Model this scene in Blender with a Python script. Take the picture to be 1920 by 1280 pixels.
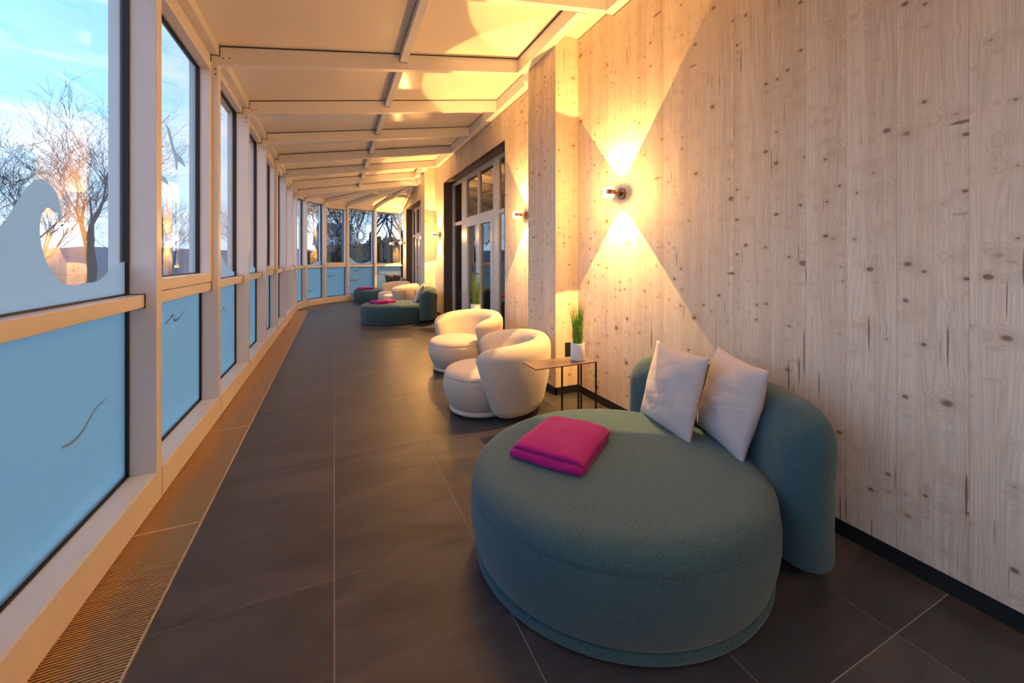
import bpy, bmesh, math, random
from mathutils import Vector, Matrix, noise
from mathutils.geometry import tessellate_polygon
random.seed(7)
PI = math.pi
for o in list(bpy.data.objects):
    bpy.data.objects.remove(o)
scene = bpy.context.scene
COL = scene.collection

# ------------------------------------------------------------------ camera
EYE = 1.315
cam_d = bpy.data.cameras.new('camera'); cam = bpy.data.objects.new('camera', cam_d); COL.objects.link(cam)
cam_d.sensor_width = 36.0; cam_d.lens = 740 / 1920 * 36
cam_d.shift_y = -155 / 1920; cam_d.clip_start = 0.05; cam_d.clip_end = 500
cam.location = (0, 0, EYE); cam.rotation_euler = (math.radians(90), 0, -math.atan(333 / 740))
scene.camera = cam

# ------------------------------------------------------------------ view, world
vs = scene.view_settings
scene.display_settings.display_device = 'sRGB'
vs.view_transform = 'Standard'; vs.look = 'None'; vs.gamma = 1; vs.use_curve_mapping = False
vs.exposure = 0.70
SKY = 1.95
LAMP_W = 135.0
GLOW_W = 18.0
WARM = (1.0, 0.50, 0.13)

world = bpy.data.worlds.new('dusk_sky'); scene.world = world; world.use_nodes = True
nt = world.node_tree; nt.nodes.clear()
def N(nt, t, **kw):
    n = nt.nodes.new(t)
    for k, v in kw.items():
        if k.startswith('i_'):
            n.inputs[k[2:]].default_value = v
        else:
            setattr(n, k, v)
    return n
def L(nt, a, b): nt.links.new(a, b)
def ramp(nt, stops, interp='LINEAR'):
    r = nt.nodes.new('ShaderNodeValToRGB'); cr = r.color_ramp; cr.interpolation = interp
    while len(cr.elements) < len(stops): cr.elements.new(0.5)
    for e, (p, c) in zip(cr.elements, stops):
        e.position = p; e.color = (*c, 1) if len(c) == 3 else c
    return r
tc = N(nt, 'ShaderNodeTexCoord'); sep = N(nt, 'ShaderNodeSeparateXYZ'); L(nt, tc.outputs['Generated'], sep.inputs[0])
grad = ramp(nt, [(0.0, (.42, .55, .74)), (0.08, (.48, .64, .84)), (0.25, (.24, .50, .80)), (0.55, (.16, .38, .72)), (1.0, (.13, .31, .66))])
L(nt, sep.outputs['Z'], grad.inputs[0])
mp = N(nt, 'ShaderNodeMapping'); mp.inputs['Scale'].default_value = (1.6, 1.6, 7.0); mp.inputs['Rotation'].default_value = (0.25, 0.12, 0.6)
L(nt, tc.outputs['Generated'], mp.inputs[0])
cl = N(nt, 'ShaderNodeTexNoise'); cl.inputs['Scale'].default_value = 1.7; cl.inputs['Detail'].default_value = 6; cl.inputs['Roughness'].default_value = .52
cl.inputs['Distortion'].default_value = .35
L(nt, mp.outputs[0], cl.inputs['Vector'])
cm = ramp(nt, [(0.44, (0, 0, 0)), (0.66, (1, 1, 1))]); L(nt, cl.outputs['Fac'], cm.inputs[0])
mx = N(nt, 'ShaderNodeMix', data_type='RGBA'); mx.inputs[7].default_value = (.66, .68, .76, 1)
L(nt, cm.outputs[0], mx.inputs[0]); L(nt, grad.outputs[0], mx.inputs[6])
bg = N(nt, 'ShaderNodeBackground'); bg.inputs['Strength'].default_value = SKY
L(nt, mx.outputs[2], bg.inputs[0]); wo = N(nt, 'ShaderNodeOutputWorld'); L(nt, bg.outputs[0], wo.inputs[0])

# ------------------------------------------------------------------ helpers
def tag(o, label=None, cat=None, group=None, kind=None):
    if label: o['label'] = label
    if cat: o['category'] = cat
    if group: o['group'] = group
    if kind: o['kind'] = kind
    return o
def empty(name, loc=(0, 0, 0), rz=0.0, parent=None):
    o = bpy.data.objects.new(name, None); COL.objects.link(o)
    o.location = loc; o.rotation_euler = (0, 0, rz); o.empty_display_size = .05
    if parent: o.parent = parent
    return o
def obj(name, verts, faces, mat, parent=None, smooth=False, bevel=0, sub=0):
    me = bpy.data.meshes.new(name); me.from_pydata([tuple(v) for v in verts], [], faces); me.update()
    bm = bmesh.new(); bm.from_mesh(me); bmesh.ops.recalc_face_normals(bm, faces=bm.faces)
    bm.to_mesh(me); bm.free()
    o = bpy.data.objects.new(name, me); COL.objects.link(o)
    if mat: me.materials.append(mat)
    if smooth: me.polygons.foreach_set('use_smooth', [True] * len(me.polygons))
    if bevel:
        m = o.modifiers.new('bevel', 'BEVEL'); m.width = bevel; m.segments = 2; m.limit_method = 'ANGLE'
    if sub:
        m = o.modifiers.new('sub', 'SUBSURF'); m.levels = sub; m.render_levels = sub
    if parent: o.parent = parent
    return o
class MB:
    def __init__(s): s.v = []; s.f = []
    def add(s, v, f):
        n = len(s.v); s.v += [Vector(p) for p in v]; s.f += [tuple(i + n for i in q) for q in f]; return s
    def hexa(s, p):   # 4 bottom, 4 top
        return s.add(p, [(0, 3, 2, 1), (4, 5, 6, 7), (0, 1, 5, 4), (1, 2, 6, 5), (2, 3, 7, 6), (3, 0, 4, 7)])
    def box(s, x0, x1, y0, y1, z0, z1):
        return s.hexa([(x0, y0, z0), (x1, y0, z0), (x1, y1, z0), (x0, y1, z0), (x0, y0, z1), (x1, y0, z1), (x1, y1, z1), (x0, y1, z1)])
    def tube(s, pts, rad, n=6, closed=False):
        pts = [Vector(p) for p in pts]; rs = rad if isinstance(rad, (list, tuple)) else [rad] * len(pts)
        V = []; F = []; up = Vector((0.13, 0.27, 1)).normalized()
        for i, p in enumerate(pts):
            a = pts[i - 1] if (i or closed) else pts[0]; b = pts[(i + 1) % len(pts)] if (i < len(pts) - 1 or closed) else pts[-1]
            d = (b - a).normalized(); u = d.cross(up)
            if u.length < .1: u = d.cross(Vector((1, 0, 0)))
            u.normalize(); w = d.cross(u)
            for k in range(n):
                t = 2 * PI * k / n; V.append(p + (u * math.cos(t) + w * math.sin(t)) * rs[i])
        m = len(pts)
        for i in range(m if closed else m - 1):
            j = (i + 1) % m
            for k in range(n): F.append((i * n + k, i * n + (k + 1) % n, j * n + (k + 1) % n, j * n + k))
        if not closed: F += [tuple(range(n))[::-1], tuple((m - 1) * n + k for k in range(n))]
        return s.add(V, F)
    def lathe(s, prof, n=32, loc=(0, 0, 0), sx=1, sy=1, cap=True):
        V = []; F = []; lx, ly, lz = loc
        for r, z in prof:
            for k in range(n):
                t = 2 * PI * k / n; V.append((lx + r * sx * math.cos(t), ly + r * sy * math.sin(t), lz + z))
        for i in range(len(prof) - 1):
            for k in range(n): F.append((i * n + k, i * n + (k + 1) % n, (i + 1) * n + (k + 1) % n, (i + 1) * n + k))
        if cap: F += [tuple(range(n))[::-1], tuple((len(prof) - 1) * n + k for k in range(n))]
        return s.add(V, F)
    def build(s, name, mat, parent=None, **kw): return obj(name, s.v, s.f, mat, parent, **kw)
def beam(A, B, w, depth, mb=None):
    """top line A-B, hangs down by depth, width w"""
    A = Vector(A); B = Vector(B); d = (B - A); h = Vector((-d.y, d.x, 0)).normalized() * (w / 2); dz = Vector((0, 0, -depth))
    mb = mb or MB()
    mb.hexa([A - h + dz, B - h + dz, B + h + dz, A + h + dz, A - h, B - h, B + h, A + h]); return mb
def poly_prism(pts2, to3, thick):
    """pts2 outline(s) list of loops; to3(p2, n) -> Vector; n depth 0..thick"""
    loops = [[Vector((p[0], p[1], 0)) for p in lp] for lp in pts2]
    flat = [p for lp in loops for p in lp]; tri = tessellate_polygon(loops)
    n = len(flat); V = [to3(p, 0) for p in flat] + [to3(p, thick) for p in flat]
    F = [tuple(t) for t in tri] + [tuple(i + n for i in t)[::-1] for t in tri]
    b = 0
    for lp in loops:
        m = len(lp)
        for i in range(m): j = (i + 1) % m; F.append((b + i, b + j, b + n + j, b + n + i))
        b += m
    return V, F

# ------------------------------------------------------------------ materials
def new_mat(name):
    m = bpy.data.materials.new(name); m.use_nodes = True; t = m.node_tree
    p = t.nodes['Principled BSDF']; return m, t, p
def plain(name, col, rough=.5, metal=0.0, spec=.5, coat=0.0, bump=None, var=0.0):
    m, t, p = new_mat(name); p.inputs['Base Color'].default_value = (*col, 1); p.inputs['Roughness'].default_value = rough
    p.inputs['Metallic'].default_value = metal; p.inputs['Specular IOR Level'].default_value = spec; p.inputs['Coat Weight'].default_value = coat
    tc = N(t, 'ShaderNodeTexCoord')
    if var:
        no = N(t, 'ShaderNodeTexNoise'); no.inputs['Scale'].default_value = 3.0; no.inputs['Detail'].default_value = 5; L(t, tc.outputs['Object'], no.inputs[0])
        r = ramp(t, [(.3, tuple(c * (1 - var) for c in col)), (.7, tuple(min(1, c * (1 + var)) for c in col))]); L(t, no.outputs['Fac'], r.inputs[0]); L(t, r.outputs[0], p.inputs['Base Color'])
    if bump:
        sc, st, dist = bump
        no = N(t, 'ShaderNodeTexNoise'); no.inputs['Scale'].default_value = sc; no.inputs['Detail'].default_value = 3; L(t, tc.outputs['Object'], no.inputs[0])
        b = N(t, 'ShaderNodeBump'); b.inputs['Strength'].default_value = st; b.inputs['Distance'].default_value = dist
        L(t, no.outputs['Fac'], b.inputs['Height']); L(t, b.outputs[0], p.inputs['Normal'])
    return m
paint = plain('cream_painted_aluminium', (.80, .785, .80), .28, spec=.45)
sillm = plain('white_sill', (.80, .83, .90), .22)
ceil_m = plain('ceiling_panel_white', (.84, .78, .72), .16, spec=.55)
gask = plain('black_rubber', (.012, .010, .014), .5)
frame_w = plain('door_frame_white', (.66, .66, .68), .35)
reveal_m = plain('dark_reveal_metal', (.075, .055, .05), .45)
base_m = plain('baseboard_black', (.012, .014, .018), .5)
bronze = plain('bronze_metal', (.36, .20, .11), .28, metal=1)
brass = plain('grille_aluminium_bronze', (.78, .56, .34), .38, metal=.75)
pitm = plain('duct_black', (.06, .028, .012), .8)
steel = plain('table_dark_steel', (.06, .055, .055), .38, metal=.8)
tabletop_m = plain('table_lacquer', (.17, .13, .11), .30, metal=.3)
ceram = plain('pot_ceramic', (.80, .80, .82), .45)
soil_m = plain('soil', (.03, .02, .012), .9)
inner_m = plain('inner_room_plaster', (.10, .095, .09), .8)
core_m = plain('wall_core', (.05, .04, .03), .9)
screw_m = plain('screw_dark', (.03, .022, .02), .4, metal=.6)
grout = plain('grout', (.36, .33, .32), .8)
out_wall = plain('far_house_wall', (.10, .11, .13), .8)
out_roof = plain('far_house_roof', (.16, .24, .32), .6)
bark = plain('bark', (.045, .045, .055), .9)
leafm = plain('hedge_leaf', (.018, .028, .022), .8)

def glass(name, tint=(.93, .97, .98), ior=1.5, mul=1.0):
    m = bpy.data.materials.new(name); m.use_nodes = True; t = m.node_tree; t.nodes.clear()
    o = N(t, 'ShaderNodeOutputMaterial'); mixn = N(t, 'ShaderNodeMixShader'); tr = N(t, 'ShaderNodeBsdfTransparent'); tr.inputs[0].default_value = (*tint, 1)
    gl = N(t, 'ShaderNodeBsdfGlossy'); gl.inputs['Roughness'].default_value = 0.0
    ge = N(t, 'ShaderNodeNewGeometry'); dt = N(t, 'ShaderNodeVectorMath', operation='DOT_PRODUCT'); L(t, ge.outputs['Incoming'], dt.inputs[0]); L(t, ge.outputs['Normal'], dt.inputs[1])
    ab = N(t, 'ShaderNodeMath', operation='ABSOLUTE'); L(t, dt.outputs['Value'], ab.inputs[0]); om = N(t, 'ShaderNodeMath', operation='SUBTRACT'); om.inputs[0].default_value = 1; L(t, ab.outputs[0], om.inputs[1])
    pw = N(t, 'ShaderNodeMath', operation='POWER'); pw.inputs[1].default_value = 5; L(t, om.outputs[0], pw.inputs[0])
    mu = N(t, 'ShaderNodeMath', operation='MULTIPLY_ADD'); mu.inputs[1].default_value = .96; mu.inputs[2].default_value = .042 * mul; mu.use_clamp = True
    L(t, pw.outputs[0], mu.inputs[0]); L(t, mu.outputs[0], mixn.inputs[0]); L(t, tr.outputs[0], mixn.inputs[1]); L(t, gl.outputs[0], mixn.inputs[2]); L(t, mixn.outputs[0], o.inputs[0])
    return m
glass_m = glass('window_glass', mul=2.6)
door_glass = glass('door_glass', (.75, .78, .80), mul=4.5)
def frost(nm, a1, b1):
    m = bpy.data.materials.new(nm); m.use_nodes = True; t = m.node_tree; t.nodes.clear()
    o = N(t, 'ShaderNodeOutputMaterial'); a = N(t, 'ShaderNodeMixShader'); a.inputs[0].default_value = b1
    tl = N(t, 'ShaderNodeBsdfTranslucent'); tl.inputs[0].default_value = (*a1, 1)
    df = N(t, 'ShaderNodeBsdfDiffuse'); df.inputs[0].default_value = (.75, .82, .85, 1)
    L(t, tl.outputs[0], a.inputs[1]); L(t, df.outputs[0], a.inputs[2]); L(t, a.outputs[0], o.inputs[0]); return m
frost_m = frost("frosted_film", (.50, .70, .75), .12)
frost_lit = frost("frosted_film_lit", (.66, .80, .85), .20)  # same film, paler colour standing in for brighter light on the upper panes

def wood():
    m, t, p = new_mat('whitewashed_spruce')
    tc = N(t, 'ShaderNodeTexCoord'); sp = N(t, 'ShaderNodeSeparateXYZ'); L(t, tc.outputs['Object'], sp.inputs[0])
    oi = N(t, 'ShaderNodeObjectInfo')
    ad = N(t, 'ShaderNodeMath', operation='ADD'); L(t, sp.outputs['X'], ad.inputs[0]); L(t, sp.outputs['Y'], ad.inputs[1])
    rm = N(t, 'ShaderNodeMath', operation='MULTIPLY'); rm.inputs[1].default_value = 37.0; L(t, oi.outputs['Random'], rm.inputs[0])
    cb = N(t, 'ShaderNodeCombineXYZ'); L(t, ad.outputs[0], cb.inputs['X']); L(t, sp.outputs['Z'], cb.inputs['Y']); L(t, rm.outputs[0], cb.inputs['Z'])
    # knots of three sizes: cell noise with random radius, ellipses lying across the grain
    def knots(scx, scz, thr, rad, seed):
        mpk = N(t, 'ShaderNodeMapping'); mpk.inputs['Scale'].default_value = (scx, scz, 1); mpk.inputs['Location'].default_value = (seed, seed * 1.7, seed)
        L(t, cb.outputs[0], mpk.inputs[0])
        vo = N(t, 'ShaderNodeTexVoronoi', voronoi_dimensions='3D'); vo.inputs['Scale'].default_value = 1.0; vo.inputs['Randomness'].default_value = .9
        L(t, mpk.outputs[0], vo.inputs['Vector'])
        sc = N(t, 'ShaderNodeSeparateColor'); L(t, vo.outputs['Color'], sc.inputs[0])
        g = N(t, 'ShaderNodeMapRange'); g.inputs[1].default_value = thr; g.inputs[2].default_value = 1.0; g.inputs[3].default_value = 0; g.inputs[4].default_value = rad; L(t, sc.outputs[0], g.inputs[0])
        d = N(t, 'ShaderNodeMath', operation='SUBTRACT'); L(t, g.outputs[0], d.inputs[0]); L(t, vo.outputs['Distance'], d.inputs[1])
        k = N(t, 'ShaderNodeMapRange'); k.inputs[1].default_value = -0.006; k.inputs[2].default_value = .07; L(t, d.outputs[0], k.inputs[0])
        # halo for swirling grain
        h = N(t, 'ShaderNodeMapRange', interpolation_type='SMOOTHSTEP'); h.inputs[1].default_value = -0.45; h.inputs[2].default_value = 0.05; L(t, d.outputs[0], h.inputs[0])
        gm = N(t, 'ShaderNodeMath', operation='GREATER_THAN'); gm.inputs[1].default_value = thr; L(t, sc.outputs[0], gm.inputs[0])
        hm = N(t, 'ShaderNodeMath', operation='MULTIPLY'); L(t, h.outputs[0], hm.inputs[0]); L(t, gm.outputs[0], hm.inputs[1])
        km = N(t, 'ShaderNodeMath', operation='MULTIPLY'); L(t, k.outputs[0], km.inputs[0]); L(t, gm.outputs[0], km.inputs[1])
        return km.outputs[0], hm.outputs[0]
    k1, h1 = knots(7.5, 10.0, .60, .22, 3.1)
    k2, h2 = knots(17, 22, .56, .26, 8.3)
    k3, h3 = knots(3.2, 16, .86, .20, 5.7)
    def mx2(a, b, op='MAXIMUM'):
        q = N(t, 'ShaderNodeMath', operation=op); L(t, a, q.inputs[0]); L(t, b, q.inputs[1]); return q.outputs[0]
    kn = mx2(mx2(k1, k2), k3); ha = mx2(h1, h2)
    # grain: stretched noise + rings bent around knots
    mg = N(t, 'ShaderNodeMapping'); mg.inputs['Scale'].default_value = (1, .055, 1); L(t, cb.outputs[0], mg.inputs[0])
    n1 = N(t, 'ShaderNodeTexNoise'); n1.inputs['Scale'].default_value = 7; n1.inputs['Detail'].default_value = 2; L(t, mg.outputs[0], n1.inputs[0])
    cbx = N(t, 'ShaderNodeSeparateXYZ'); L(t, cb.outputs[0], cbx.inputs[0])
    a1 = N(t, 'ShaderNodeMath', operation='MULTIPLY_ADD'); a1.inputs[1].default_value = .30; L(t, n1.outputs['Fac'], a1.inputs[0]); L(t, cbx.outputs['X'], a1.inputs[2])
    a2 = N(t, 'ShaderNodeMath', operation='MULTIPLY_ADD'); a2.inputs[1].default_value = .035; L(t, ha, a2.inputs[0]); L(t, a1.outputs[0], a2.inputs[2])
    a3 = N(t, 'ShaderNodeMath', operation='MULTIPLY'); a3.inputs[1].default_value = 430; L(t, a2.outputs[0], a3.inputs[0])
    sn = N(t, 'ShaderNodeMath', operation='SINE'); L(t, a3.outputs[0], sn.inputs[0])
    mf = N(t, 'ShaderNodeMapping'); mf.inputs['Scale'].default_value = (1, .03, 1); L(t, cb.outputs[0], mf.inputs[0])
    n2 = N(t, 'ShaderNodeTexNoise'); n2.inputs['Scale'].default_value = 95; n2.inputs['Detail'].default_value = 3; L(t, mf.outputs[0], n2.inputs[0])
    n3 = N(t, 'ShaderNodeTexNoise'); n3.inputs['Scale'].default_value = 9; n3.inputs['Detail'].default_value = 2; L(t, mf.outputs[0], n3.inputs[0])
    base = ramp(t, [(.25, (.68, .545, .43)), (.5, (.77, .65, .53)), (.75, (.82, .72, .61))]); L(t, n3.outputs['Fac'], base.inputs[0])
    f1 = N(t, 'ShaderNodeMapRange'); f1.inputs[1].default_value = -1; f1.inputs[2].default_value = 1; f1.inputs[3].default_value = .915; f1.inputs[4].default_value = 1.04; L(t, sn.outputs[0], f1.inputs[0])
    f2 = N(t, 'ShaderNodeMapRange'); f2.inputs[1].default_value = .3; f2.inputs[2].default_value = .7; f2.inputs[3].default_value = .91; f2.inputs[4].default_value = 1.07; L(t, n2.outputs['Fac'], f2.inputs[0])
    f3 = N(t, 'ShaderNodeMapRange'); f3.inputs[3].default_value = .93; f3.inputs[4].default_value = 1.05; L(t, oi.outputs['Random'], f3.inputs[0])
    fm = mx2(mx2(f1.outputs[0], f2.outputs[0], 'MULTIPLY'), f3.outputs[0], 'MULTIPLY')
    vm = N(t, 'ShaderNodeVectorMath', operation='SCALE'); L(t, base.outputs[0], vm.inputs[0]); L(t, fm, vm.inputs['Scale'])
    hm = N(t, 'ShaderNodeMix', data_type='RGBA'); hm.inputs[7].default_value = (.46, .30, .20, 1)
    hf = N(t, 'ShaderNodeMath', operation='MULTIPLY'); hf.inputs[1].default_value = .25; L(t, ha, hf.inputs[0]); L(t, hf.outputs[0], hm.inputs[0]); L(t, vm.outputs[0], hm.inputs[6])
    # long resin cracks: sparse thin dark vertical lines
    mc = N(t, 'ShaderNodeMapping'); mc.inputs['Scale'].default_value = (1, .035, 1); mc.inputs['Location'].default_value = (4, 4, 9); L(t, cb.outputs[0], mc.inputs[0])
    n4 = N(t, 'ShaderNodeTexNoise'); n4.inputs['Scale'].default_value = 100; n4.inputs['Detail'].default_value = 0; L(t, mc.outputs[0], n4.inputs[0])
    cr = ramp(t, [(.775, (0, 0, 0)), (.83, (1, 1, 1))]); L(t, n4.outputs['Fac'], cr.inputs[0])
    km = N(t, 'ShaderNodeMix', data_type='RGBA'); km.inputs[7].default_value = (.19, .09, .05, 1)
    kk = mx2(kn, cr.outputs[0]); kf = N(t, 'ShaderNodeMath', operation='MULTIPLY'); kf.inputs[1].default_value = .80; L(t, kk, kf.inputs[0]); L(t, kf.outputs[0], km.inputs[0]); L(t, hm.outputs[2], km.inputs[6])
    L(t, km.outputs[2], p.inputs['Base Color']); p.inputs['Roughness'].default_value = .62; p.inputs['Specular IOR Level'].default_value = .3
    bb = N(t, 'ShaderNodeBump'); bb.inputs['Strength'].default_value = .45; bb.inputs['Distance'].default_value = .0015; L(t, fm, bb.inputs['Height']); L(t, bb.outputs[0], p.inputs['Normal'])
    return m
wood_m = wood()

def slate():
    m, t, p = new_mat('slate_tile'); tc = N(t, 'ShaderNodeTexCoord'); oi = N(t, 'ShaderNodeObjectInfo')
    off = N(t, 'ShaderNodeVectorMath', operation='SCALE'); off.inputs[0].default_value = (31, 17, 23); L(t, oi.outputs['Random'], off.inputs['Scale'])
    ad = N(t, 'ShaderNodeVectorMath', operation='ADD'); L(t, tc.outputs['Object'], ad.inputs[0]); L(t, off.outputs[0], ad.inputs[1])
    mp = N(t, 'ShaderNodeMapping'); mp.inputs['Scale'].default_value = (.8, 2.2, 1); mp.inputs['Rotation'].default_value = (0, 0, .25); L(t, ad.outputs[0], mp.inputs[0])
    n = N(t, 'ShaderNodeTexNoise'); n.inputs['Scale'].default_value = 2.2; n.inputs['Detail'].default_value = 8; n.inputs['Roughness'].default_value = .62; n.inputs['Distortion'].default_value = .6; L(t, mp.outputs[0], n.inputs[0])
    c = ramp(t, [(.3, (.034, .036, .044)), (.5, (.055, .056, .065)), (.72, (.098, .094, .098))]); L(t, n.outputs['Fac'], c.inputs[0])
    s = N(t, 'ShaderNodeTexNoise'); s.inputs['Scale'].default_value = 90; s.inputs['Detail'].default_value = 1; L(t, ad.outputs[0], s.inputs[0])
    sr = ramp(t, [(.80, (0, 0, 0)), (.84, (1, 1, 1))]); L(t, s.outputs['Fac'], sr.inputs[0])
    mm = N(t, 'ShaderNodeMix', data_type='RGBA'); mm.inputs[7].default_value = (.22, .20, .18, 1); L(t, sr.outputs[0], mm.inputs[0]); L(t, c.outputs[0], mm.inputs[6]); L(t, mm.outputs[2], p.inputs['Base Color'])
    rr = N(t, 'ShaderNodeMapRange'); rr.inputs[3].default_value = .28; rr.inputs[4].default_value = .44; L(t, n.outputs['Fac'], rr.inputs[0]); L(t, rr.outputs[0], p.inputs['Roughness'])
    b = N(t, 'ShaderNodeBump'); b.inputs['Strength'].default_value = .5; b.inputs['Distance'].default_value = .006; L(t, n.outputs['Fac'], b.inputs['Height']); L(t, b.outputs[0], p.inputs['Normal'])
    return m
slate_m = slate()

def fabric(name, col, dark, scale=260, st=.6, weave=True, sheen=.3, rough=.9):
    m, t, p = new_mat(name); tc = N(t, 'ShaderNodeTexCoord')
    p.inputs['Roughness'].default_value = rough; p.inputs['Specular IOR Level'].default_value = .2; p.inputs['Sheen Weight'].default_value = sheen; p.inputs['Sheen Roughness'].default_value = .5
    n = N(t, 'ShaderNodeTexNoise'); n.inputs['Scale'].default_value = scale; n.inputs['Detail'].default_value = 2; L(t, tc.outputs['Object'], n.inputs[0]); h = n.outputs['Fac']
    if weave:
        w1 = N(t, 'ShaderNodeTexWave', wave_type='BANDS', bands_direction='DIAGONAL'); w1.inputs['Scale'].default_value = 115; w1.inputs['Distortion'].default_value = 2.0; w1.inputs['Detail'].default_value = 1; w1.inputs['Detail Scale'].default_value = 6
        L(t, tc.outputs['Object'], w1.inputs[0])
        q = N(t, 'ShaderNodeMath', operation='MULTIPLY'); L(t, w1.outputs['Fac'], q.inputs[0]); L(t, h, q.inputs[1]); q2 = N(t, 'ShaderNodeMath', operation='ADD'); L(t, q.outputs[0], q2.inputs[0]); L(t, h, q2.inputs[1])
        q3 = N(t, 'ShaderNodeMath', operation='MULTIPLY'); q3.inputs[1].default_value = .66; L(t, q2.outputs[0], q3.inputs[0]); h = q3.outputs[0]
    c = ramp(t, [(.25, dark), (.7, col)]); L(t, h, c.inputs[0]); L(t, c.outputs[0], p.inputs['Base Color'])
    b = N(t, 'ShaderNodeBump'); b.inputs['Strength'].default_value = st; b.inputs['Distance'].default_value = .002; L(t, h, b.inputs['Height']); L(t, b.outputs[0], p.inputs['Normal'])
    return m
teal = fabric('teal_weave', (.060, .142, .172), (.016, .066, .092), scale=230, st=.9)
boucle = fabric('cream_boucle', (.74, .66, .58), (.48, .41, .36), scale=230, st=.7, weave=False)
cotton = fabric('grey_cotton', (.56, .52, .54), (.52, .48, .50), scale=500, st=.15, weave=False, sheen=.1)
slateblue = fabric('blue_grey_cotton', (.085, .09, .12), (.06, .065, .09), scale=300, st=.3, weave=False)
fleece = fabric('magenta_fleece', (.42, .006, .215), (.30, .004, .16), scale=180, st=.35, weave=False, sheen=.15)

def grass_mat():
    m, t, p = new_mat('grass_blades'); tc = N(t, 'ShaderNodeTexCoord'); n = N(t, 'ShaderNodeTexNoise'); n.inputs['Scale'].default_value = 60; L(t, tc.outputs['Object'], n.inputs[0])
    c = ramp(t, [(.3, (.07, .22, .02)), (.6, (.24, .44, .05)), (.8, (.55, .58, .16))]); L(t, n.outputs['Fac'], c.inputs[0]); L(t, c.outputs[0], p.inputs['Base Color']); p.inputs['Roughness'].default_value = .5
    return m
grass_m = grass_mat()
def emis(name, col, s):
    m = bpy.data.materials.new(name); m.use_nodes = True; t = m.node_tree; t.nodes.clear(); e = N(t, 'ShaderNodeEmission'); e.inputs[0].default_value = (*col, 1); e.inputs[1].default_value = s
    o = N(t, 'ShaderNodeOutputMaterial'); L(t, e.outputs[0], o.inputs[0]); return m
lens_m = emis('lamp_lens', (1, .80, .50), 6.0)
def ground_mat():
    m, t, p = new_mat('winter_ground'); tc = N(t, 'ShaderNodeTexCoord'); n = N(t, 'ShaderNodeTexNoise'); n.inputs['Scale'].default_value = .35; n.inputs['Detail'].default_value = 8; L(t, tc.outputs['Object'], n.inputs[0])
    c = ramp(t, [(.35, (.05, .055, .045)), (.6, (.11, .105, .09)), (.75, (.32, .33, .36))]); L(t, n.outputs['Fac'], c.inputs[0]); L(t, c.outputs[0], p.inputs['Base Color']); p.inputs['Roughness'].default_value = .95
    return m
ground_m = ground_mat()
hill_m = plain('far_hill', (.10, .115, .15), .95, var=.2)

# ------------------------------------------------------------------ room measures
XF = -.87                      # inner face of the glazed side
XW = 2.195                     # face of the timber wall
XP = 1.94                      # face of the two timber pilasters
SP = 1.24; Y0 = 2.75           # glazing posts
POSTS_Y = [Y0 + SP * n for n in range(-5, 8)]          # -3.45 .. 11.43
YC = POSTS_Y[-1]
PTS = [Vector((XF, y, 0)) for y in POSTS_Y] + [Vector(p) for p in [(-.69, 12.2, 0), (-.235, 12.88, 0), (.40, 13.46, 0), (1.27, 13.93, 0), (2.19, 14.10, 0)]]
def zr(x): return 3.07 + .169 * (x - XF)
HUB = Vector((2.12, YC, zr(2.12)))
YB = POSTS_Y[0]                # rear end of the room behind the camera
BAY = len(POSTS_Y) - 6         # index of first bay drawn in the photo (unused marker)

# ------------------------------------------------------------------ floor of tiles
floor = empty('floor'); tag(floor, kind='structure')
mb = MB(); mb.box(-.60, 2.45, YB, 15, -.05, -.0012); mb.box(-1.06, -.60, 11.36, 15, -.05, -.0012); mb.build('grout_bed', grout, floor)
def clip(poly, p, n):          # keep side where (q-p).n >= 0
    out = []
    for i in range(len(poly)):
        a, b = poly[i], poly[(i + 1) % len(poly)]; da = (a - p).dot(n); db = (b - p).dot(n)
        if da >= 0: out.append(a)
        if da * db < 0: out.append(a + (b - a) * (da / (da - db)))
    return out
xs = [-1.2, -.6, 0, .6, 1.2, 1.8, 2.24]
for i in range(len(xs) - 1):
    for k in range(-4, 14):
        ya = .71 + 1.07 * k; yb = ya + 1.07; g = .0017
        xa = xs[i] + g; xb = xs[i + 1] - g
        lo = YB if i else 11.33
        if yb < lo: continue
        poly = [Vector((xa, max(ya + g, lo), 0)), Vector((xb, max(ya + g, lo), 0)), Vector((xb, yb - g, 0)), Vector((xa, yb - g, 0))]
        for j in range(len(POSTS_Y) - 1, len(PTS) - 1):
            A, B = PTS[j], PTS[j + 1]; d = (B - A).normalized(); poly = clip(poly, A, Vector((d.y, -d.x, 0)))
            if len(poly) < 3: break
        if len(poly) < 3: continue
        if i == 0:
            poly = clip(poly, Vector((XF, 0, 0)), Vector((1, 0, 0)))
            if len(poly) < 3: continue
        n = len(poly); V = [(p.x, p.y, -.0035) for p in poly] + [(p.x, p.y, 0) for p in poly]
        F = [tuple(range(n))[::-1], tuple(range(n, 2 * n))] + [(a, (a + 1) % n, n + (a + 1) % n, n + a) for a in range(n)]
        obj('tile', V, F, slate_m, floor)

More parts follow.
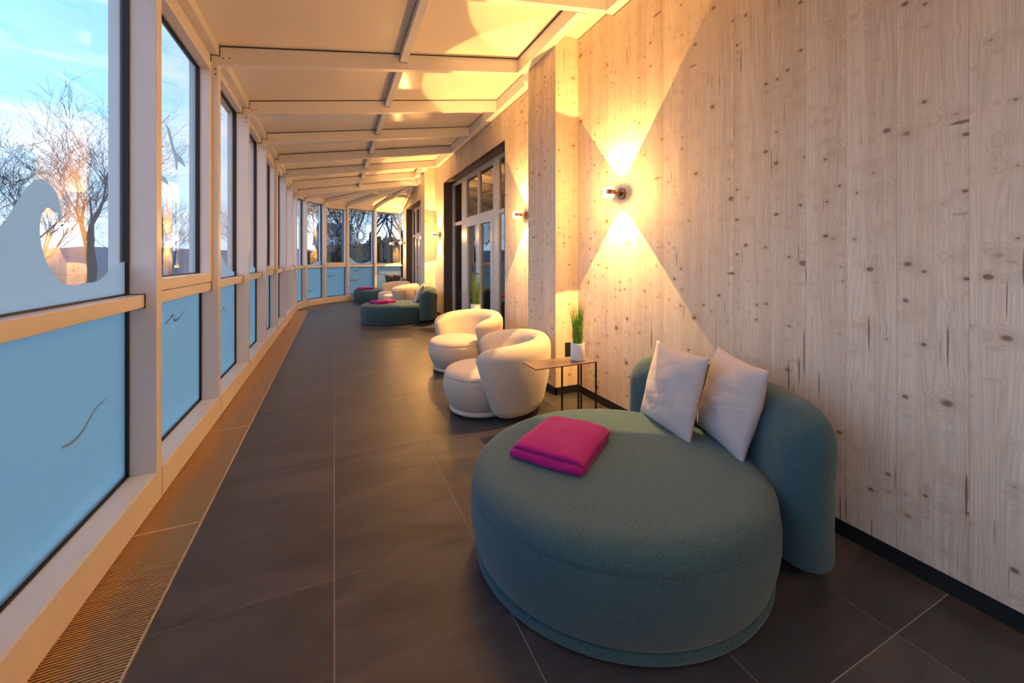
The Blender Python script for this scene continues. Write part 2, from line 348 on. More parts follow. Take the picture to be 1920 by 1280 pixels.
# floor convector grille
gr = empty('floor_grille', (-.74, 1.6, 0)); tag(gr, 'long bronze floor grille of narrow slats running under the windows', 'grille')
def gput(o): o.parent = gr; o.matrix_parent_inverse = gr.matrix_basis.inverted(); o.location = (0, 0, 0); return o
def gloc(o): o.location = (.74, -1.6, 0); return o
m = MB(); m.box(-.885, -.60, YB, 11.34, -.09, -.075); m.box(-.885, -.88, YB, 11.34, -.075, -.02); m.box(-.606, -.602, YB, 11.34, -.075, -.006); gloc(m.build('duct', pitm, gr))
m = MB(); m.box(-.612, -.6025, YB, 11.34, -.02, .0015); gloc(m.build('edge_rail', brass, gr))
m = MB(); m.box(-.884, -.872, YB, 11.34, -.02, .0); gloc(m.build('edge_rail', brass, gr))
pitch = .0117; y = 1.50; slat = None
for k in range(300):
    yy = y + k * pitch
    if slat is None:
        slat = MB().box(-.872, -.612, -.0024, .0024, -.018, 0).build('slat', brass, gr); s = slat
    else:
        s = slat.copy(); COL.objects.link(s)
    s.location = (.74, yy - 1.6, 0)
m = MB()
yy = y + 300 * pitch
while yy < 11.33: m.box(-.872, -.612, yy - .0024, yy + .0024, -.018, 0); yy += pitch
yy = y - pitch
while yy > YB: m.box(-.872, -.612, yy - .0024, yy + .0024, -.018, 0); yy -= pitch
tag(gloc(m.build('slat', brass, gr)), kind='stuff')
for yc in (1.20, 2.44, 3.68, 4.92, 6.16, 7.4, 8.64, 9.88, 11.1):
    gloc(MB().box(-.872, -.612, yc - .005, yc + .005, -.02, .0008).build('cross_bar', brass, gr))
for xc in (-.80, -.68):
    gloc(MB().box(xc - .003, xc + .003, YB, 11.34, -.024, -.0185).build('support_rod', brass, gr))

# ------------------------------------------------------------------ glazed side
wall_left = empty('wall_left'); tag(wall_left, kind='structure')
def frame_of(A, B):
    d = (B - A).normalized(); n = Vector((-d.y, d.x, 0)); return d, n, (B - A).length
def sbox(mb, A, d, n, t0, t1, n0, n1, z0, z1):
    def P(t, q, z): v = A + d * t + n * q; return (v.x, v.y, z)
    mb.hexa([P(t0, n0, z0), P(t1, n0, z0), P(t1, n1, z0), P(t0, n1, z0), P(t0, n0, z1), P(t1, n0, z1), P(t1, n1, z1), P(t0, n1, z1)])
def disc(mb, c, ax, r, h, seg=8):
    c = Vector(c); ax = Vector(ax).normalized(); u = ax.cross(Vector((0.3, .1, 1))).normalized(); w = ax.cross(u); V = []
    for q in (0, h):
        for k in range(seg): t = 2 * PI * k / seg; V.append(c + ax * q + (u * math.cos(t) + w * math.sin(t)) * r)
    mb.add(V, [tuple(range(seg))[::-1], tuple(range(seg, 2 * seg))] + [(k, (k + 1) % seg, seg + (k + 1) % seg, seg + k) for k in range(seg)])
for i, P in enumerate(PTS[:-1]):
    if i == 0: d = Vector((0, 1, 0))
    else: d = ((PTS[i + 1] - P).normalized() + (P - PTS[i - 1]).normalized()).normalized()
    n = Vector((-d.y, d.x, 0)); w = .034
    m = MB(); sbox(m, P, d, n, -w, w, 0, .185, 0, 3.07)
    po = m.build('post', paint, wall_left, bevel=.003)
    for (q, z) in ((.022, 2.83), (.022, 2.875)):
        if i < len(POSTS_Y) + 4:
            m = MB(); disc(m, P + n * q - d * w + Vector((0, 0, z)), -d, .006, .002); m.build('screw', screw_m, po)

# shapes cut in the frosted films (along the bay t, height z)
def stroke(cl, wd):
    P = [Vector((a, b)) for a, b in cl]; Q = []
    for i in range(len(P) - 1):                       # resample
        for k in range(4): Q.append(P[i].lerp(P[i + 1], k / 4))
    Q.append(P[-1])
    for _ in range(3): Q = [Q[0]] + [(Q[i - 1] + Q[i] * 2 + Q[i + 1]) / 4 for i in range(1, len(Q) - 1)] + [Q[-1]]
    l = []; r = []
    for i, p in enumerate(Q):
        d = (Q[min(i + 1, len(Q) - 1)] - Q[max(i - 1, 0)]).normalized(); nn = Vector((-d.y, d.x)); f = i / (len(Q) - 1)
        ww = wd * (.28 + .72 * math.sin(PI * min(1, .12 + f * .85)) ** .8) * (1 if f < .9 else (1 - f) * 10 * .8 + .2) / 2
        l.append(tuple(p + nn * ww)); r.append(tuple(p - nn * ww))
    return l + r[::-1]
def ripple(t, z, s=1.0, wd=.014):                     # the small 'n~' water mark
    c = [(0, 0), (.05, .008), (.10, .028), (.135, .042), (.150, .03), (.145, .004), (.18, -.008), (.25, 0), (.33, .03), (.41, .075)]
    return stroke([(t + a * s, z + b * s) for a, b in c], wd)
def swoosh(t, z, s=1.0, wd=.016):
    return stroke([(t, z), (t + .06 * s, z - .008 * s), (t + .12 * s, z - .004 * s), (t + .18 * s, z + .03 * s), (t + .24 * s, z + .07 * s), (t + .36 * s, z + .09 * s)], wd)
WAVE = [(1.86, 1.419), (1.899, 1.452), (1.933, 1.502), (1.969, 1.549), (2.015, 1.594), (2.063, 1.616), (2.105, 1.61), (2.15, 1.576), (2.178, 1.533), (2.188, 1.48), (2.18, 1.461), (2.169, 1.49), (2.141, 1.505), (2.105, 1.512), (2.08, 1.503), (2.063, 1.479), (2.055, 1.439), (2.056, 1.395), (2.071, 1.345), (2.105, 1.282), (2.15, 1.234), (2.198, 1.211), (2.237, 1.208), (2.279, 1.201), (2.317, 1.2), (2.357, 1.209), (2.429, 1.208), (2.493, 1.225), (2.562, 1.262), (2.635, 1.290), (2.70, 1.30)]
def smooth_open(P, it=1):
    for _ in range(it):
        Q = [P[0]]
        for a, b in zip(P[:-1], P[1:]):
            Q += [(a[0] * .75 + b[0] * .25, a[1] * .75 + b[1] * .25), (a[0] * .25 + b[0] * .75, a[1] * .25 + b[1] * .75)]
        P = Q + [P[-1]]
    return P
def bird(t, z, s, fl=1):
    c = [(0, .20), (.07, .18), (.14, .09), (.19, .06), (.29, .05), (.37, 0), (.27, .008), (.21, .012), (.20, -.05), (.175, -.055), (.165, .0), (.12, .05), (.07, .11)]
    return [(t + a * s * fl, z + b * s) for a, b in c]
def sun(t, z, R, n=15):
    out = []
    for k in range(n):
        a = 2 * PI * k / n; st = 2 * PI / n
        for f, r in ((0, .62), (.22, .70), (.55, .88), (.98, 1.0), (.86, .80), (.84, .66)):
            out.append((t + R * r * math.cos(a + f * st), z + R * r * math.sin(a + f * st)))
    hole = [(t + R * .40 * math.cos(2 * PI * k / 28), z + R * .40 * math.sin(2 * PI * k / 28)) for k in range(28)]
    return [out, hole]
CASE = {5, 8, 14}
def build_bay(i):
    A, B = PTS[i], PTS[i + 1]; d, n, Ln = frame_of(A, B)
    win = empty('window_%d' % (i + 1)); tag(win, kind='structure')
    a, b = .034, Ln - .034
    def part(name, mat, *boxes, parent=win, **kw):
        m = MB()
        for q in boxes: sbox(m, A, d, n, *q)
        return m.build(name, mat, parent, **kw)
    part('sill', sillm, (a, b, .0, .16, 0, .17), bevel=.003)
    part('fascia', paint, (a + .001, b - .001, -.004, .0, .012, .166))
    part('transom', paint, (a + .001, b - .001, .05, .15, 1.057, 1.125), bevel=.003)
    part('transom_gasket', gask, (b - .005, b + .001, .047, .118, 1.053, 1.129), (a - .001, a + .004, .047, .118, 1.053, 1.129))
    part('head_rail', paint, (a, b, .055, .16, 2.922, 2.985), bevel=.003)
    part('eaves_rail', paint, (a, b, -.006, .16, 2.987, 3.075), bevel=.004)
    part('eaves_gasket', gask, (b - .004, b + .002, -.011, .058, 2.982, 3.08), (b - .004, b + .002, .05, .12, 2.917, 2.988))
    part('outer_frame', paint, (a, a + .016, .145, .19, .17, 2.95), (b - .016, b, .145, .19, .17, 2.95), (a, b, .145, .19, .12, .2), (a, b, .145, .19, 2.9, 3.0))
    up = (a, b, 1.125, 2.922); casem = i in CASE
    if casem:
        c = .050
        fr = part('casement', paint, (a + .002, a + c, .045, .135, 1.13, 2.918), (b - c, b - .002, .045, .135, 1.13, 2.918), (a + c, b - c, .045, .135, 1.13, 1.13 + c + .02), (a + c, b - c, .045, .135, 2.918 - c - .02, 2.918), bevel=.003)
        up = (a + c, b - c, 1.13 + c + .02, 2.918 - c - .02)
    part('gasket', gask, *[q for (t0, t1, z0, z1) in (up, (a, b, .17, 1.057)) for q in ((t0, t0 + .010, .112, .138, z0, z1), (t1 - .010, t1, .112, .138, z0, z1), (t0, t1, .114, .138, z0, z0 + .008), (t0, t1, .114, .138, z1 - .008, z1))])
    part('glass_pane', glass_m, (up[0] + .004, up[1] - .004, .130, .134, up[2] + .004, up[3] - .004))
    part('glass_pane', glass_m, (a + .004, b - .004, .130, .134, .174, 1.053))
    rect = [(a + .008, .178), (b - .008, .178), (b - .008, 1.050), (a + .008, 1.050)]
    def film(loops, name='frosted_film'):
        def to3(p, q): v = A + d * p[0] + n * (.127 + q); return Vector((v.x, v.y, p[1]))
        V, F = poly_prism(loops, to3, .0008); return obj(name, V, F, frost_m if loops[0] is rect else frost_lit, win)
    # lower film with clear marks
    rng = random.Random(i * 5 + 1); holes = []
    j = i - 5                                          # 0 = first bay in view
    if j == -1 or j < -1: holes = [swoosh(.3, .6)]
    elif j == 0: pass
    T = lambda y: y - A.y
    if i == 4: holes = [stroke([(T(2.185), .558), (T(2.247), .548), (T(2.304), .556), (T(2.344), .574), (T(2.377), .597), (T(2.429), .632), (T(2.56), .650)], .017)]
    elif i == 5: holes = [ripple(T(3.246), .895, 1.0, .020)]
    elif i == 6: holes = [ripple(T(4.58), .79, 1.1, .018)]
    elif 6 < i < 12: holes = [ripple(.25 + .3 * rng.random(), .35 + .5 * rng.random(), 1.0, .016)]
    elif i == 12: holes = [ripple(.15, .55, .9, .016)]
    elif i == 13: holes = [ripple(.12, .40, 1.0, .015), ripple(.05, .56, .5, .010)]
    elif i == 14: holes = [ripple(.05, .78, 1.15, .018)]
    elif i == 15: holes = [ripple(.06, .60, 1.1, .018), swoosh(.24, .92, 1.15, .016)]
    elif i == 16: holes = [ripple(.04, .77, 1.0, .014)]
    film([rect] + holes)
    z0 = 1.133
    def wave(pts): film([[(a + .008, z0)] + [p for p in pts] + [(b - .008, z0)]])
    if i == 4:
        W = [(a + .008, 1.22)] + [(T(y_), z_) for y_, z_ in WAVE]
        W[-1] = (b - .009, 1.30); wave([W[0]] + [(T(1.70), 1.30)] + smooth_open(W[1:], 1))
    elif i == 5:
        film([bird(T(3.25), 1.985, 1.05)], 'frosted_bird'); film([bird(T(3.02), 1.80, .8)], 'frosted_bird')
    elif i == 6: wave(smooth_open([(a + .009, 1.30), (.35, 1.44), (.60, 1.38), (.82, 1.26), (1.02, 1.19), (b - .009, 1.17)], 2))
    elif i in (7, 9, 11): wave(smooth_open([(a + .009, 1.2), (.3, 1.19), (.6, 1.3), (.9, 1.26), (b - .009, 1.18)], 2))
    elif i == 13:
        wave(smooth_open([(a + .009, 1.155), (.3, 1.15), (.5, 1.19), (b - .009, 1.27)], 2)); film([bird(.10, 2.05, .75)], 'frosted_bird'); film([bird(.22, 1.86, .38)], 'frosted_bird')
    elif i == 14: film([bird(.12, 1.83, .95)], 'frosted_bird')
    elif i == 15:
        wave(smooth_open([(a + .009, 1.36), (.12, 1.37), (.25, 1.27), (.38, 1.17), (.55, 1.16), (.72, 1.20), (b - .009, 1.26)], 2)); film(sun(.47, 2.08, .30), 'frosted_sun')
    elif i == 16: wave(smooth_open([(a + .009, 1.165), (.25, 1.175), (.5, 1.15), (.7, 1.17), (b - .009, 1.18)], 2))
for i in range(len(PTS) - 1): build_bay(i)

# ------------------------------------------------------------------ roof
ceiling = empty('ceiling'); tag(ceiling, kind='structure')
RD = .155
def jog(y0): return y0 in (round(POSTS_Y[5], 3), round(POSTS_Y[9], 3))
JOGS = {5, 10}                # bays whose edge beam steps round a pilaster
XE, XJ = 2.10, 1.85
for i, y in enumerate(POSTS_Y):
    xr = XE
    if (i - 1) in JOGS: xr = XJ + .005
    A = (XF - .10, y, zr(XF - .10) + .02); B = (xr, y, zr(xr) + .02)
    rf = beam(A, B, .062, RD + .02).build('rafter', paint, ceiling, bevel=.003)
    m = MB()
    for s in (-1, 1): beam((XF + .004, y + s * .0325, zr(XF)), (xr, y + s * .0325, zr(xr)), .004, .009, m)
    m.build('gasket', gask, rf)
    if 4 <= i:
        for q in (.03, .075):
            m = MB(); disc(m, (XF + q, y - .031, zr(XF + q) - .10), (0, -1, 0), .0055, .002); m.build('screw', screw_m, rf)
XPU = .615
for i in range(len(POSTS_Y) - 1):
    ya, yb = POSTS_Y[i] + .031, POSTS_Y[i + 1] - .031
    xr = XJ if i in JOGS else XE
    for (xa, xb) in ((XF - .12, XPU - .03), (XPU + .03, xr + .01)):
        m = MB(); m.hexa([(xa, ya, zr(xa)), (xb, ya, zr(xb)), (xb, yb, zr(xb)), (xa, yb, zr(xa)), (xa, ya, zr(xa) + .03), (xb, ya, zr(xb) + .03), (xb, yb, zr(xb) + .03), (xa, yb, zr(xa) + .03)])
        m.build('ceiling_panel', ceil_m, ceiling)
    pu = beam((XPU, ya, zr(XPU) + .02), (XPU, yb, zr(XPU) + .02), .066, .105).build('purlin', paint, ceiling, bevel=.003)
    m = MB(); m.box(XPU - .036, XPU + .036, yb - .004, yb + .001, zr(XPU) - .089, zr(XPU) - .0)
    for s in (-1, 1): m.box(XPU + s * .034 - .002, XPU + s * .034 + .002, ya, yb, zr(XPU) - .008, zr(XPU) + .001)
    m.build('gasket', gask, pu)
    x0 = xr; eb = MB().box(x0, x0 + (.092 if i in JOGS else .06), ya - (.0 if i in JOGS else .0308), yb + (.0 if i in JOGS else .0308), zr(x0) - RD - .004, zr(x0) + .02).build('edge_beam', paint, ceiling, bevel=.003)
    MB().box(x0 - .002, x0, ya, yb, zr(x0) - .010, zr(x0) - .001).build('gasket', gask, eb)
    if i in JOGS: MB().box(x0 + .05, XW + .03, ya - .0308, yb + .0308, 3.482, 3.50).build('soffit_board', ceil_m, ceiling)
    else: MB().box(x0 + .06, XW + .03, ya - .0308, yb + .0308, zr(XE) - RD, zr(XE) - RD + .02).build('soffit_board', ceil_m, ceiling)
# upper closing strip above the soffits so that no sky leaks in
MB().box(XJ, XW + .3, YB, YC + .05, 3.60, 3.64).build('roof_edge', ceil_m, ceiling)
# black line where the soffit meets the timber wall
for i in range(len(POSTS_Y) - 1):
    zj = 3.477 if i in JOGS else zr(XE) - RD - .006
    MB().box(XW - .003, XW + .001, POSTS_Y[i], POSTS_Y[i + 1], zj, zj + .006).build('shadow_joint', gask, ceiling)
# the fan of rafters over the round end
tops = [Vector((p.x, p.y, 3.07)) for p in PTS[len(POSTS_Y) - 1:]]
for k in range(1, len(tops)):
    T_ = tops[k]; dirv = (HUB - T_); A = T_ - dirv.normalized() * .08 + Vector((0, 0, .02))
    w = .062 if k < len(tops) - 1 else .05
    rf = beam(A if k < len(tops) - 1 else T_ + Vector((-.06, 0, .02)), HUB + Vector((0, 0, .02)) - (Vector((.06, 0, 0)) if k == len(tops) - 1 else Vector((0, 0, 0))), w, RD * .85).build('rafter', paint, ceiling, bevel=.003)
    m = MB(); h = Vector((-dirv.y, dirv.x, 0)).normalized() * .0325
    for s in (-1, 1): beam(T_ + h * s, HUB.lerp(T_, .08) + h * s, .004, .009, m)
    m.build('gasket', gask, rf)
for k in range(len(tops) - 1):
    P_, Q_ = tops[k], tops[k + 1]; o1 = Vector((0, 0, .03)); ex = lambda v: HUB + (v - HUB) * 1.06
    P1, Q1 = ex(P_), ex(Q_); V = [HUB, P1, Q1, HUB + o1, P1 + o1, Q1 + o1]
    obj('ceiling_panel', V, [(0, 1, 2), (3, 5, 4), (0, 3, 4, 1), (1, 4, 5, 2), (2, 5, 3, 0)], ceil_m, ceiling)
    a_, b_ = HUB.lerp(P_, .52), HUB.lerp(Q_, .52); beam(a_ + Vector((0, 0, .0)), b_ + Vector((0, 0, .0)), .05, .07).build('purlin', paint, ceiling)
obj('ceiling_panel', [HUB + Vector((-.03, 0, .0)), tops[-1] + Vector((-.05, 0, 0)), Vector((2.5, 14.2, 3.06)), Vector((2.5, YC, 3.58)), HUB + Vector((-.03, 0, .03)), tops[-1] + Vector((-.05, 0, .03)), Vector((2.5, 14.2, 3.09)), Vector((2.5, YC, 3.61))], [(0, 1, 2, 3), (4, 7, 6, 5), (0, 4, 5, 1), (1, 5, 6, 2), (2, 6, 7, 3), (3, 7, 4, 0)], ceil_m, ceiling)
MB().tube([(2.09, YC, zr(XE) - RD - .02), (2.09, YC, zr(XE))], .07, 12).build('rafter_hub', paint, ceiling)

# ------------------------------------------------------------------ timber wall
def planks(parent, axis, c0, c1, fixed, z0, z1, face, rng, zfun=None):
    """boards between c0..c1 along axis; outer face at 'fixed'; face = direction of the normal"""
    w = .186; n = max(1, round((c1 - c0) / w)); e = [c0 + (c1 - c0) * k / n for k in range(n + 1)]
    for k in range(1, n): e[k] += rng.uniform(-.018, .018)
    for k in range(n):
        a, b = e[k] + .0004, e[k + 1] - .0004; pr = rng.uniform(0, .0006)
        za = zfun(a) if zfun else z1; zb = zfun(b) if zfun else z1
        f0, f1 = (fixed - pr * (1 if face > 0 else -1) * -1, fixed + .02 * -face) if False else (fixed + face * pr, fixed - face * .02)
        if axis == 'y':
            P = [(f0, a, z0), (f1, a, z0), (f1, b, z0), (f0, b, z0), (f0, a, za), (f1, a, za), (f1, b, zb), (f0, b, zb)]
        else:
            P = [(a, f0, z0), (b, f0, z0), (b, f1, z0), (a, f1, z0), (a, f0, za), (b, f0, zb), (b, f1, zb), (a, f1, za)]
        MB().hexa(P).build('plank', wood_m, parent)
rng = random.Random(3)
wr = empty('wall_right'); tag(wr, kind='structure')
ZT = 3.49; ZB = .075
def ztop(y): return ZT if y < YC else ZT - (y - YC) / (14.1 - YC) * .47
P1a, P1b, P2a, P2b = 3.29, 3.88, 9.33, 9.80
O1a, O1b, O2a, O2b = 5.143, 8.52, 11.10, 13.50; OZ = 2.968
planks(wr, 'y', YB, P1a, XW, ZB, ZT, -1, rng)
planks(wr, 'y', P1b, O1a, XW, ZB, ZT, -1, rng); planks(wr, 'y', O1a, O1b, XW, OZ, ZT, -1, rng); planks(wr, 'y', O1b, P2a, XW, ZB, ZT, -1, rng)
planks(wr, 'y', P2b, O2a, XW, ZB, ZT, -1, rng); planks(wr, 'y', O2a, O2b, XW, OZ - .01, ZT, -1, rng, ztop); planks(wr, 'y', O2b, 14.2, XW, ZB, ZT, -1, rng, ztop)
for (a, b) in ((P1a, P1b), (P2a, P2b)):
    planks(wr, 'y', a, b, XP, ZB, 3.478, -1, rng)
    planks(wr, 'x', XP, XW, a, ZB, 3.478, -1, rng); planks(wr, 'x', XP, XW, b, ZB, 3.478, 1, rng)
# wall core behind the boards
m = MB(); m.box(XW + .021, 2.46, YB, O1a - .03, 0, 3.6); m.box(XW + .021, 2.46, O1b + .03, O2a - .03, 0, 3.6); m.box(XW + .021, 2.46, O2b + .03, 14.3, 0, 3.0)
m.box(XW + .021, 2.46, O1a - .03, O1b + .03, OZ + .03, 3.6); m.box(XW + .021, 2.46, O2a - .03, O2b + .03, OZ + .03, 3.0); m.box(XW + .021, 2.46, O2a - .03, YC + .5, 2.99, 3.45)
for (a, b) in ((P1a, P1b), (P2a, P2b)): m.box(XP + .022, XW + .02, a + .022, b - .022, 0, 3.47)
m.build('wall_core', core_m, wr)
# baseboard
bb = empty('baseboard_right'); tag(bb, kind='structure')
for (a, b) in ((YB, P1a), (P1b, O1a), (O1b, P2a), (P2b, O2a), (O2b, 14.08)): MB().box(XW + .004, XW + .02, a, b, 0, ZB).build('skirting', base_m, bb)
for (a, b) in ((P1a, P1b), (P2a, P2b)):
    MB().box(XP + .004, XP + .02, a + .004, b - .004, 0, ZB).build('skirting', base_m, bb)
    MB().box(XP + .004, XW + .02, a + .004, a + .02, 0, ZB).build('skirting', base_m, bb); MB().box(XP + .004, XW + .02, b - .02, b - .004, 0, ZB).build('skirting', base_m, bb)
# rear wall, behind the camera
wb = MB().box(-1.06, 2.45, YB - .1, YB - .02, 0, 3.7).build('wall_rear', plain('rear_wall', (.60, .48, .38), .7)); tag(wb, kind='structure')
# dark room beyond the doors
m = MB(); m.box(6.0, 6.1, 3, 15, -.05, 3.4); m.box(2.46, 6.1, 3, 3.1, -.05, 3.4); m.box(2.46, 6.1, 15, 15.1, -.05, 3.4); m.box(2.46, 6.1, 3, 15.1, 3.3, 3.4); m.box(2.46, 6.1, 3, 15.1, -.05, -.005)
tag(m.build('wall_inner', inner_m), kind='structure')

# ------------------------------------------------------------------ doors
def door(name, ya, yb, oz, uprights, tz):
    D = empty(name); tag(D, kind='structure'); X = 2.385; X1 = 2.455
    m = MB(); m.box(XW - .001, X + .02, yb, yb + .025, 0, oz + .02); m.box(XW - .001, X + .02, ya - .025, ya, 0, oz + .02); m.box(XW - .001, X + .02, ya, yb, oz, oz + .025); m.build('reveal', reveal_m, D)
    def bx(nm, y0, y1, z0, z1, mat=frame_w, x0=X, x1=X1, par=D): return MB().box(x0, x1, y0, y1, z0, z1).build(nm, mat, par, bevel=.003)
    s0, p0, p1, c0, p2, p3, s1 = uprights
    # s0..p0 side light, p0..p1 post, p1..p2 pair of doors (meeting at c0), p2..p3 post, p3..s1 side light
    bx('frame_post', p0, p1, 0, oz); bx('frame_post', p2, p3, 0, oz); bx('frame_post', s0, s0 + .05, 0, oz); bx('frame_post', s1 - .05, s1, 0, oz)
    bx('frame_head', s0 + .05, p0, oz - .06, oz); bx('frame_head', p1, p2, oz - .07, oz); bx('frame_head', p3, s1 - .05, oz - .06, oz)
    bx('transom', p1, p2, tz, tz + .10); bx('transom', s0 + .05, p0, tz, tz + .07); bx('transom', p3, s1 - .05, tz, tz + .07)
    bx('threshold', s0, s1, 0, .03)
    bx('fanlight_bar', c0 - .035, c0 + .035, tz + .10, oz - .07)
    def pane(y0, y1, z0, z1, par): MB().box(X + .03, X + .036, y0, y1, z0, z1).build('glass_pane', door_glass, par)
    for (y0, y1) in ((p1, c0 - .035), (c0 + .035, p2)): pane(y0, y1, tz + .10, oz - .07, D)
    for (y0, y1) in ((s0 + .05, p0), (p3, s1 - .05)): pane(y0, y1, tz + .07, oz - .06, D); pane(y0, y1, .03, tz, D)
    for s, (y0, y1) in enumerate(((p1 + .004, c0 - .003), (c0 + .003, p2 - .004))):
        m = MB(); st = .085
        m.box(X - .012, X + .05, y0, y0 + st, .035, tz - .004); m.box(X - .012, X + .05, y1 - st, y1, .035, tz - .004)
        m.box(X - .012, X + .05, y0 + st, y1 - st, .035, .035 + .13); m.box(X - .012, X + .05, y0 + st, y1 - st, tz - .09, tz - .004)
        lf = m.build('door_leaf', frame_w, D, bevel=.003); pane(y0 + st, y1 - st, .165, tz - .09, lf)
        yh = y1 - .04 if s == 0 else y0 + .04
        m = MB(); m.tube([(X - .012, yh, 1.05), (X - .06, yh, 1.05), (X - .06, yh + (-.12 if s == 0 else .12), 1.05)], .009, 8); m.build('handle', steel, lf)
door('door_1', O1a, O1b, OZ, (O1a, 5.85, 6.07, 6.80, 7.52, 7.82, O1b), 2.03)
door('door_2', O2a, O2b, OZ - .01, (O2a, 11.55, 11.70, 12.25, 12.80, 12.95, O2b), 2.03)

# ------------------------------------------------------------------ wall lamps
def lamp(y, z, label, x=XW, grp='up and down wall lamps on the timber wall'):
    t = empty('wall_lamp', (x, y, z)); tag(t, label, 'lamp', grp)
    m = MB(); disc(m, (0, 0, 0), (-1, 0, 0), .048, .020, 24); m.build('wall_plate', bronze, t, smooth=False, bevel=.002)
    m = MB(); m.tube([(-.018, 0, 0), (-.098, 0, 0)], .016, 12); m.build('arm', bronze, t)
    cx = -.145; prof = [(.050, -.019), (.056, -.019), (.058, -.016), (.058, .016), (.056, .019), (.050, .019)]
    hd = MB().lathe(prof, 32, (cx, 0, 0)).build('lamp_head', bronze, t)
    for s in (1, -1):
        pr = [(.049 * math.cos(a), .019 + .026 * math.sin(a)) for a in [k * PI / 12 for k in range(6)]] + [(.004, .045)]
        pr = [(r, s * z_) for r, z_ in pr]; MB().lathe(pr, 24, (cx, 0, 0)).build('lens', lens_m, hd, smooth=True)
        ld = bpy.data.lights.new('lamp_light', 'SPOT'); ld.energy = LAMP_W; ld.color = WARM; ld.spot_size = math.radians(80); ld.spot_blend = .06; ld.shadow_soft_size = .004
        lo = bpy.data.objects.new('lamp_light', ld); COL.objects.link(lo); lo.parent = t; lo.location = (-.082, 0, s * .055); lo.rotation_euler = (0 if s < 0 else PI, 0, 0)
    ld = bpy.data.lights.new('lamp_glow', 'POINT'); ld.energy = GLOW_W; ld.color = WARM; ld.shadow_soft_size = .03
    lo = bpy.data.objects.new('lamp_glow', ld); COL.objects.link(lo); lo.parent = t; lo.location = (-.24, 0, 0)
    return t
lamp(2.63, 1.858, 'bronze wall lamp nearest the viewer, above the near side table with the small plant')
lamp(4.42, 1.858, 'bronze wall lamp on timber wall just beyond the first pilaster, beside the glass doors')
lamp(8.875, 1.858, 'bronze wall lamp beyond the glass doors, above the second teal daybed')
lamp(13.80, 1.858, 'farthest small wall lamp at the curved end of the corridor')
lamp(-1.7, 1.858, 'added unseen wall lamp behind the viewpoint, warming the near window fascia')  # added lamp out of view, gives warm light to the near fascia and grille
lamp(10.2, 1.858, 'bronze wall lamp mostly hidden behind the second timber pilaster, above the far side table')

# socket and detector
s = MB().box(2.045, 2.125, P1a - .012, P1a - .0005, .36, .50).build('wall_socket', base_m, bevel=.003); tag(s, 'small black wall socket low on the first timber pilaster behind the plant pot', 'socket')
t = empty('smoke_detector', (2.02, 4.10, 3.39)); tag(t, 'small round white smoke detector under the ceiling edge by the first pilaster', 'detector')
MB().lathe([(.050, 0), (.050, -.012), (.040, -.030), (.030, -.042), (.012, -.045)], 24).build('housing', ceram, t, smooth=True)
MB().lathe([(.032, -.034), (.036, -.034), (.036, -.038), (.030, -.038)], 12).build('vent_ring', base_m, t)

# ------------------------------------------------------------------ upholstery
def revolve(name, prof, mat, parent, sx, sy, n=72, loc=(0, 0, 0)): return MB().lathe(prof, n, loc, sx, sy).build(name, mat, parent, smooth=True)
def slab(mapf, Ra, Rb, name, mat, parent, NA=12, NC=9, NR=8, Rb2=None):
    Rb2 = Rb2 or Rb
    """pillow-edged slab: (a,b) in [-1,1]^2, t in [-1,1] -> 3D"""
    per = []                                           # perimeter of the inner rectangle with corner fans
    ia, ib = 1 - Ra, 1 - Rb
    def edge(p, q, n): return [(p[0] + (q[0] - p[0]) * k / n, p[1] + (q[1] - p[1]) * k / n) for k in range(n)]
    jb = 1 - Rb2; corners = [(ia, ib, 0), (-ia, ib, 90), (-ia, -jb, 180), (ia, -jb, 270)]
    for c in range(4):
        x, y, a0 = corners[c]
        for k in range(NC): per.append((x, y, math.radians(a0 + 90 * k / NC)))
        nx, ny, a1 = corners[(c + 1) % 4]; n = NA * (3 if c in (0, 2) else 1)
        for k in range(n): per.append((x + (nx - x) * k / n, y + (ny - y) * k / n, math.radians(a0 + 90)))
    M = len(per); V = []; F = []
    rings = [math.sin(PI / 2 * (1 - k / NR)) for k in range(NR)]
    def ring(m, sgn, sc=1.0):
        tt = math.sqrt(max(0, 1 - m * m)) * sgn
        return [mapf(x * sc + m * Ra * math.cos(b), y * sc + m * (Rb if math.sin(b) > 0 else Rb2) * math.sin(b), tt) for x, y, b in per]
    IN = [.01] + [k / 14 for k in range(1, 15)]
    seq = [(0, 1, s) for s in IN] + [(m, 1, 1) for m in rings[::-1]] + [(m, -1, 1) for m in rings[1:]] + [(0, -1, s) for s in IN[::-1]]
    for m_, sg, sc in seq: V += ring(m_, sg, sc)
    R = len(seq)
    for r in range(R - 1):
        for k in range(M): F.append((r * M + k, r * M + (k + 1) % M, (r + 1) * M + (k + 1) % M, (r + 1) * M + k))
    F += [tuple(range(M))[::-1], tuple((R - 1) * M + k for k in range(M))]
    me_o = obj(name, V, F, mat, parent, smooth=True)
    bm = bmesh.new(); bm.from_mesh(me_o.data); bmesh.ops.remove_doubles(bm, verts=bm.verts, dist=1e-5); bmesh.ops.recalc_face_normals(bm, faces=bm.faces); bm.to_mesh(me_o.data); bm.free()
    me_o.data.polygons.foreach_set('use_smooth', [True] * len(me_o.data.polygons))
    return me_o
